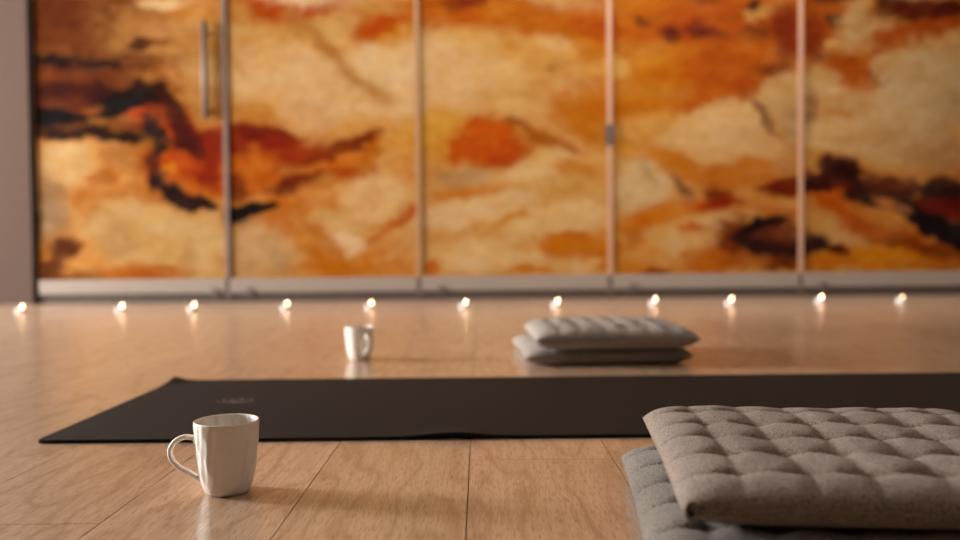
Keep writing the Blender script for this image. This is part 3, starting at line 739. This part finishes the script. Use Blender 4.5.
# ------------------------------------------------------------------ mugs
def make_mug(label, loc, rotz, proto=None):
    if proto:
        r = proto.copy()
        COL.objects.link(r)
        r.location = loc
        r.rotation_euler = (0, 0, rotz)
        r['label'] = label
        for ch in list(proto.children):
            c = ch.copy()
            COL.objects.link(c)
            c.parent = r
        return r
    r = thing('ceramic_mug', label, 'mug', loc, rotz, 'white mugs on the floor')
    H = 0.1
    outer = [(0.0, 0.0022), (0.020, 0.0020), (0.0222, 0.0), (0.0248, 0.0008), (0.0280, 0.0050), (0.0308, 0.0125), (0.0331, 0.023), (0.0350, 0.036), (0.0364, 0.050),
             (0.0374, 0.064), (0.0384, 0.078), (0.0391, 0.090), (0.0394, 0.0965), (0.0392, 0.0988), (0.0383, 0.0998), (0.0372, 0.0990), (0.0366, 0.0955)]
    inner = [(0.0360, 0.080), (0.0346, 0.062), (0.0330, 0.045), (0.0308, 0.026), (0.0280, 0.014), (0.022, 0.0085), (0.012, 0.007), (0.0, 0.0068)]

    def mod(rad, z, a):
        # gentle hand-shaped facets on the outside that fade toward rim and foot
        k = max(0.0, min(1.0, min((z - 0.004) / 0.02, (0.094 - z) / 0.012)))
        f = 0.00035 * math.cos(13 * a + 25 * z) + 0.00035 * math.cos(23 * a - 90 * z + 1.0) + 0.00030 * math.sin(9 * a + 190 * z)
        return rad + k * f
    bm = bmesh.new()
    # refine profile
    prof = []
    full = [(q, z * 0.905) for q, z in outer + inner]
    for a, b in zip(full[:-1], full[1:]):
        nseg = max(1, int(abs(a[1] - b[1]) / 0.004))
        for k in range(nseg):
            t = k / nseg
            prof.append((a[0] + (b[0] - a[0]) * t, a[1] + (b[1] - a[1]) * t))
    prof.append(full[-1])
    add_lathe(bm, prof, 96, mod)
    obj('mug_body', bm, M_CERAMIC, r, True)
    # handle in the local -X direction
    c = [(-0.0330, 0, 0.0725), (-0.0378, 0, 0.0748), (-0.0425, 0, 0.0765), (-0.0500, 0, 0.0770), (-0.0590, 0, 0.0730), (-0.0655, 0, 0.0645), (-0.0672, 0, 0.0550),
         (-0.0640, 0, 0.0450), (-0.0560, 0, 0.0355), (-0.0468, 0, 0.0296), (-0.0390, 0, 0.0236), (-0.0335, 0, 0.0196), (-0.0270, 0, 0.0185)]
    pts = [(q * 1.03, 0, z * 0.905) for q, _, z in catmull(c, 6)]
    n = len(pts)
    rad = []
    for i in range(n):
        t = i / (n - 1)
        e = max(0, 1 - t / 0.16) ** 2 + max(0, (t - 0.82) / 0.18) ** 2
        rad.append(0.0034 + 0.0048 * min(1, e))
    bm = bmesh.new()
    add_tube(bm, pts, rad, 16, flat=1.25, side=(0, 1, 0))
    obj('handle', bm, M_CERAMIC, r, True)
    return r


mug = make_mug('large white textured mug nearest the viewer, in front of the dark mat', (-0.3165, 1.050, 0.0), math.radians(4))
make_mug('white mug standing on the floor beyond the far edge of the dark mat', (-0.328, 2.30, 0.0), math.radians(118), mug)

# ------------------------------------------------------------------ yoga mat
def make_mat():
    x0, x1, y0, y1 = -0.700, 1.13, 1.325, 1.934
    r = thing('yoga_mat', 'long dark brown exercise mat lying flat across the wood floor', 'mat', ((x0 + x1) / 2, (y0 + y1) / 2, 0))
    cx, cy = (x0 + x1) / 2, (y0 + y1) / 2

    def lift(x, y):
        a = 0.0060 * math.exp(-((x + 0.045) / 0.055) ** 2) * max(0, 1 - (y - y0) / 0.10) ** 2
        b = 0.010 * max(0, 1 - math.hypot((x - x0) / 0.06, (y - y1) / 0.12)) ** 2      # far corner curls up a little
        return a + b

    def slab(name, za, zb, mat, inset):
        bm = bmesh.new()
        nx, ny = 160, 40
        rc = 0.012
        grid = {}
        for s in (0, 1):
            for j in range(ny + 1):
                for i in range(nx + 1):
                    ex = i / nx
                    ey = j / ny
                    x = x0 + inset + (x1 - x0 - 2 * inset) * ex
                    y = y0 + inset + (y1 - y0 - 2 * inset) * ey
                    # a hair of waviness along the long edges
                    y += 0.0012 * math.sin(x * 7.1 + 1) * (1 - 2 * ey)
                    # rounded corners
                    dx = max(0, rc - min(x - x0, x1 - x))
                    dy = max(0, rc - min(y - y0, y1 - y))
                    if dx > 0 and dy > 0:
                        h = math.hypot(dx, dy)
                        if h > rc:
                            k = rc / h
                            x += (dx - dx * k) * (1 if x - x0 < rc else -1)
                            y += (dy - dy * k) * (1 if y - y0 < rc else -1)
                    z = (za, zb)[s] + lift(x, y)
                    grid[s, i, j] = bm.verts.new((x - cx, y - cy, z))
        for j in range(ny):
            for i in range(nx):
                bm.faces.new([grid[1, i, j], grid[1, i + 1, j], grid[1, i + 1, j + 1], grid[1, i, j + 1]])
                bm.faces.new([grid[0, i, j], grid[0, i, j + 1], grid[0, i + 1, j + 1], grid[0, i + 1, j]])
        for i in range(nx):
            bm.faces.new([grid[0, i, 0], grid[0, i + 1, 0], grid[1, i + 1, 0], grid[1, i, 0]])
            bm.faces.new([grid[0, i, ny], grid[1, i, ny], grid[1, i + 1, ny], grid[0, i + 1, ny]])
        for j in range(ny):
            bm.faces.new([grid[0, 0, j], grid[1, 0, j], grid[1, 0, j + 1], grid[0, 0, j + 1]])
            bm.faces.new([grid[0, nx, j], grid[0, nx, j + 1], grid[1, nx, j + 1], grid[1, nx, j]])
        return obj(name, bm, mat, r)
    slab('mat_base', 0.0, 0.0042, M_MATBASE, 0.0)['label'] = 'black underside layer of the mat'
    slab('mat_surface', 0.0042, 0.0056, M_MAT, 0.0012)
    # small pale lotus mark near the left end
    bm = bmesh.new()
    ex, ey, ez = -0.480 - cx, 1.635 - cy, 0.0057

    def petal(ang, L, w):
        ca, sa = math.cos(ang), math.sin(ang)
        loop = []
        for k in range(24):
            t = k / 24 * 2 * PI
            u = L * (0.5 - 0.5 * math.cos(t))
            v = w * math.sin(t) * (0.55 + 0.45 * math.sin(PI * min(1, u / L)))
            loop.append((u, v))
        inn = [(L * 0.5 + (u - L * 0.5) * 0.80, v * 0.68) for u, v in loop]
        a = [bm.verts.new((ex + u * ca - v * sa, ey + u * sa + v * ca, ez)) for u, v in loop]
        b = [bm.verts.new((ex + u * ca - v * sa, ey + u * sa + v * ca, ez)) for u, v in inn]
        for k in range(24):
            k2 = (k + 1) % 24
            try:
                bm.faces.new((a[k], a[k2], b[k2], b[k]))
            except ValueError:
                pass
    for ang, L, w in ((-90, .058, .012), (-58, .052, .011), (-122, .052, .011), (-28, .044, .010), (-152, .044, .010)):
        petal(math.radians(ang + 180), L, w)
    e = obj('emblem', bm, M_EMBLEM, r)
    e['label'] = 'faint pale flower mark'
    return r


make_mat()

# ------------------------------------------------------------------ cushions
def cushion(name, label, mat, size, thick, loc, rotz, seed, rows=5, cols=6, tilt=(0, 0), group=None, corner=False, pinch=0.03, flat=0.46, edge=6.0):
    N = 132
    r = thing(name, label, 'cushion', loc, rotz, group)
    rr = np.random.default_rng(seed)
    s = np.linspace(-1, 1, N + 1)
    s = np.sign(s) * (1 - (1 - np.abs(s)) ** 1.25)                # denser near the rim
    U, V = np.meshgrid(s, s)
    ed = 1 - pinch * (1 - V ** 2)
    ed2 = 1 - pinch * (1 - U ** 2)
    X = size / 2 * U * ed
    Yy = size / 2 * V * ed2
    n = 2.0
    prof = (np.clip(1 - np.abs(U) ** edge, 0, 1) ** 0.5) * (np.clip(1 - np.abs(V) ** edge, 0, 1) ** 0.5)
    # tufts
    m, mx = rows, cols
    sp, spx = 2 / (m + 0.5), 2 / (mx + 1.0)
    tu = (np.arange(m) - (m - 1) / 2) * sp
    tx = (np.arange(mx) - (mx - 1) / 2) * spx
    dip = np.zeros_like(U)
    line = np.zeros_like(U)
    wob = 0.06
    TX = tx[None, :] + rr.uniform(-wob, wob, (m, mx)) * spx
    TY = tu[:, None] + rr.uniform(-wob, wob, (m, mx)) * sp
    depth = rr.uniform(0.8, 1.15, (m, mx))

    def seg(x0, y0, x1, y1, w, a):
        dx, dy = x1 - x0, y1 - y0
        t = np.clip(((U - x0) * dx + (V - y0) * dy) / (dx * dx + dy * dy), 0, 1)
        d2 = (U - x0 - t * dx) ** 2 + (V - y0 - t * dy) ** 2
        fade = 0.62 + 0.38 * np.abs(2 * t - 1) ** 1.5
        return a * np.exp(-np.sqrt(d2) / w) * fade
    for j in range(m):
        for i in range(mx):
            d2 = (U - TX[j, i]) ** 2 + (V - TY[j, i]) ** 2
            dip = np.maximum(dip, depth[j, i] * np.exp(-np.sqrt(d2 + (0.02 * sp) ** 2) / (0.13 * sp)))
            if i < mx - 1:
                line = np.maximum(line, seg(TX[j, i], TY[j, i], TX[j, i + 1], TY[j, i + 1], 0.075 * sp, rr.uniform(.75, 1.0)))
            if j < m - 1:
                line = np.maximum(line, seg(TX[j, i], TY[j, i], TX[j + 1, i], TY[j + 1, i], 0.09 * sp, rr.uniform(.26, .44)))
            for (hit, sx, sy, q) in ((i == 0, -1, 0, .85), (i == mx - 1, 1, 0, .85), (j == 0, 0, -1, .25), (j == m - 1, 0, 1, .3)):
                if hit:
                    line = np.maximum(line, seg(TX[j, i], TY[j, i], TX[j, i] + sx * .8 * sp, TY[j, i] + sy * .6 * sp, 0.075 * sp, q))
    lump = (fbm(U * 2.3 + 7, V * 2.3 + 3, seed, 3) - .5)
    fine = (fbm(U * 14 + 7, V * 14 + 3, seed + 50, 3) - .5)
    tuftf = np.clip(1 - 0.50 * dip - 0.36 * line, 0.25, 1)
    top = thick / 2 * prof * (tuftf * 1.12 + lump * 0.25 + fine * 0.05)
    bot = -thick / 2 * prof * (np.clip(1 - .30 * dip - .22 * line, .3, 1) * 1.05)
    bot = np.maximum(bot, -thick * flat)
    base = thick * flat
    sag = tilt[0] * U + tilt[1] * V
    vid = {}
    verts = []
    for j in range(N + 1):
        for i in range(N + 1):
            vid[1, i, j] = len(verts)
            verts.append((X[j, i], Yy[j, i], base + top[j, i] + sag[j, i]))
    for j in range(N + 1):
        for i in range(N + 1):
            if i in (0, N) or j in (0, N):
                vid[0, i, j] = vid[1, i, j]
            else:
                vid[0, i, j] = len(verts)
                verts.append((X[j, i], Yy[j, i], base + bot[j, i] + sag[j, i]))
    faces = []
    for j in range(N):
        for i in range(N):
            faces.append((vid[1, i, j], vid[1, i + 1, j], vid[1, i + 1, j + 1], vid[1, i, j + 1]))
            faces.append((vid[0, i, j], vid[0, i, j + 1], vid[0, i + 1, j + 1], vid[0, i + 1, j]))
    me = bpy.data.meshes.new('cushion_cover')
    me.from_pydata(verts, [], faces)
    me.update()
    link_mesh('cover', me, mat, r, True)
    # piping along the seam
    ring = [vid[1, i, 0] for i in range(N)] + [vid[1, N, j] for j in range(N)] + [vid[1, i, N] for i in range(N, 0, -1)] + [vid[1, 0, j] for j in range(N, 0, -1)]
    pts = [verts[k] for k in ring][::2]
    bm = bmesh.new()
    add_tube(bm, pts, 0.0008, 8, closed=True, side=(0, 0, 1))
    obj('seam', bm, mat, r, True)
    if corner:
        # the little open fold of cloth at the front left corner
        p = Vector(verts[vid[1, 0, 0]])
        bm = bmesh.new()
        loop = [p + Vector((0.008 + 0.0055 * math.cos(a), -0.001 + 0.003 * math.sin(a) + 0.003 * math.cos(a), 0.000 + 0.0062 * math.sin(a))) for a in np.linspace(0, 2 * PI, 25)[:-1]]
        add_tube(bm, loop, 0.0018, 8, closed=True, side=(0, 1, 0))
        obj('corner_fold', bm, mat, r, True)
        bm = bmesh.new()
        c = bm.verts.new(p + Vector((0.0085, 0.001, 0.0)))
        vs = [bm.verts.new(q) for q in loop]
        for k in range(len(vs)):
            bm.faces.new((c, vs[k], vs[(k + 1) % len(vs)]))
        h = obj('fold_shade_sheet', bm, M_FOLD, r, True)  # dark sheet across the loop paints in its shaded hollow
        h['label'] = 'dark sheet standing for the shade inside the corner fold'
    return r


def centre(x, y, ang, size):
    """centre of a square of this size whose front left corner stands at x, y when turned by ang"""
    c, s = math.cos(ang), math.sin(ang)
    return (x + size / 2 * (c - s), y + size / 2 * (s + c))


G1 = 'tufted cushions stacked in front at the right'
G2 = 'tufted cushions stacked beyond the mat'
a = math.radians(-6.0)
sz = 0.405
x, y = centre(0.141, 0.712, a, sz)
cushion('floor_cushion', 'grey tufted floor cushion under the near one, its left edge on the planks', M_CUSH3, sz, 0.056, (x, y, 0), a, 3, group=G1, pinch=0.012, edge=8, flat=.40)
a = math.radians(-6.2)
x, y = centre(0.173, 0.733, a, sz)
cushion('floor_cushion', 'near taupe tufted square cushion on top of another at lower right', M_CUSH, sz, 0.046, (x, y, 0.0535), a, 8, group=G1, corner=True, pinch=0.012, edge=9, flat=0.36)
a = math.radians(2.5)
sz = 0.425
x, y = centre(0.112, 2.120, a, sz)
cushion('floor_cushion', 'lower cushion of the far stack, dark front edge on the floor', M_CUSH2, sz, 0.052, (x, y, 0), a, 13, group=G2, flat=0.42, pinch=0.02, edge=8)
a = math.radians(1.0)
x, y = centre(0.136, 2.095, a, 0.41)
cushion('floor_cushion', 'upper grey tufted cushion of the far stack beyond the mat', M_CUSH2, 0.41, 0.058, (x, y, 0.0440), a, 17, group=G2, flat=0.42, pinch=0.025, edge=8)

# ------------------------------------------------------------------ light
def area(name, loc, rot, sx, sy, power, col):
    l = bpy.data.lights.new(name, 'AREA')
    l.shape = 'RECTANGLE'
    l.size, l.size_y = sx, sy
    l.energy = power
    l.color = col
    o = bpy.data.objects.new(name, l)
    COL.objects.link(o)
    o.location = loc
    o.rotation_euler = rot
    return o


FILL_SPOT_W = 66
DAY = (1.0, 0.985, 0.96)
for i, (a, b, c, d) in enumerate(WINS):
    area('window_daylight', (XL - 0.26, (a + b) / 2, (c + d) / 2), (0, math.radians(-90), 0), d - c + .3, b - a + .3, (1450, 520)[i], DAY)
# unseen ceiling track and three spots, added only to brighten the printed doors
track = thing('fill_light_track', 'added black ceiling track carrying the fill lights', 'track', (0.3, 2.9, ZC), 0)
box('fill_track_rail', (-1.9, -0.02, -0.03), (1.9, 0.02, 0), M_MATBASE, track)
for i, (x, ax, pw, lb) in enumerate(((-1.15, -0.7, 0.15, 'added black fill light nearest the windows'), (0.25, 0.15, 1.25, 'added black fill light in the middle of the track'), (1.65, 1.5, 2.4, 'added black fill light farthest from the windows'))):
    src = Vector((x, 2.98, ZC - 0.17))
    aim = (Vector((ax, YF, 0.95)) - src).normalized()
    q = aim.to_track_quat('-Z', 'Y')
    r = thing('fill_spotlight', lb, 'lamp', (x, 2.9, ZC - 0.03), 0, 'added fill lights on the track')
    bm = bmesh.new()
    add_tube(bm, [(0, 0, 0), (0, 0.0, -0.10)], 0.009, 12)
    obj('stem', bm, M_MATBASE, r, True)
    bm = bmesh.new()
    add_lathe(bm, [(0, 0.13), (0.040, 0.125), (0.046, 0.10), (0.048, -0.005), (0.045, -0.006), (0.043, 0.02), (0, 0.03)], 28)
    h = obj('fill_lamp_head', bm, M_MATBASE, r, True)
    h.rotation_mode = 'QUATERNION'
    h.rotation_quaternion = q
    h.location = (0, 0.06, -0.145)
    l = bpy.data.lights.new('fill_beam', 'SPOT')
    l.energy = FILL_SPOT_W * pw
    l.color = (1.0, 0.95, 0.87)
    l.spot_size = math.radians(112)
    l.spot_blend = 0.9
    l.shadow_soft_size = 0.04
    lo = bpy.data.objects.new('fill_beam', l)
    COL.objects.link(lo)
    lo.location = src + aim * 0.06
    lo.rotation_mode = 'QUATERNION'
    lo.rotation_quaternion = q

w = bpy.data.worlds.new('sky')
SC.world = w
w.use_nodes = True
bg = w.node_tree.nodes['Background']
sky = w.node_tree.nodes.new('ShaderNodeTexSky')
sky.sky_type = 'NISHITA'
sky.sun_disc = False
sky.sun_elevation = math.radians(25)
w.node_tree.links.new(sky.outputs[0], bg.inputs[0])
bg.inputs[1].default_value = 0.15

# ------------------------------------------------------------------ camera
cd = bpy.data.cameras.new('camera')
cam = bpy.data.objects.new('camera', cd)
COL.objects.link(cam)
cd.sensor_width = 36
cd.lens = 36 * 850 / 960
cd.clip_start = 0.02
cam.location = (0, 0, 0.30)
pitch = math.atan(22 / 850)
cam.rotation_mode = 'XYZ'
cam.matrix_world = Matrix.Translation((0, 0, 0.30)) @ Matrix.Rotation(PI / 2 - pitch, 4, 'X') @ Matrix.Rotation(math.radians(-0.58), 4, 'Z')
cd.dof.use_dof = True
cd.dof.focus_distance = 1.04
cd.dof.aperture_fstop = 2.5
SC.camera = cam

SC.view_settings.view_transform = 'Standard'
SC.view_settings.look = 'None'
SC.view_settings.gamma = 1
SC.view_settings.use_curve_mapping = False
SC.view_settings.exposure = 0.0
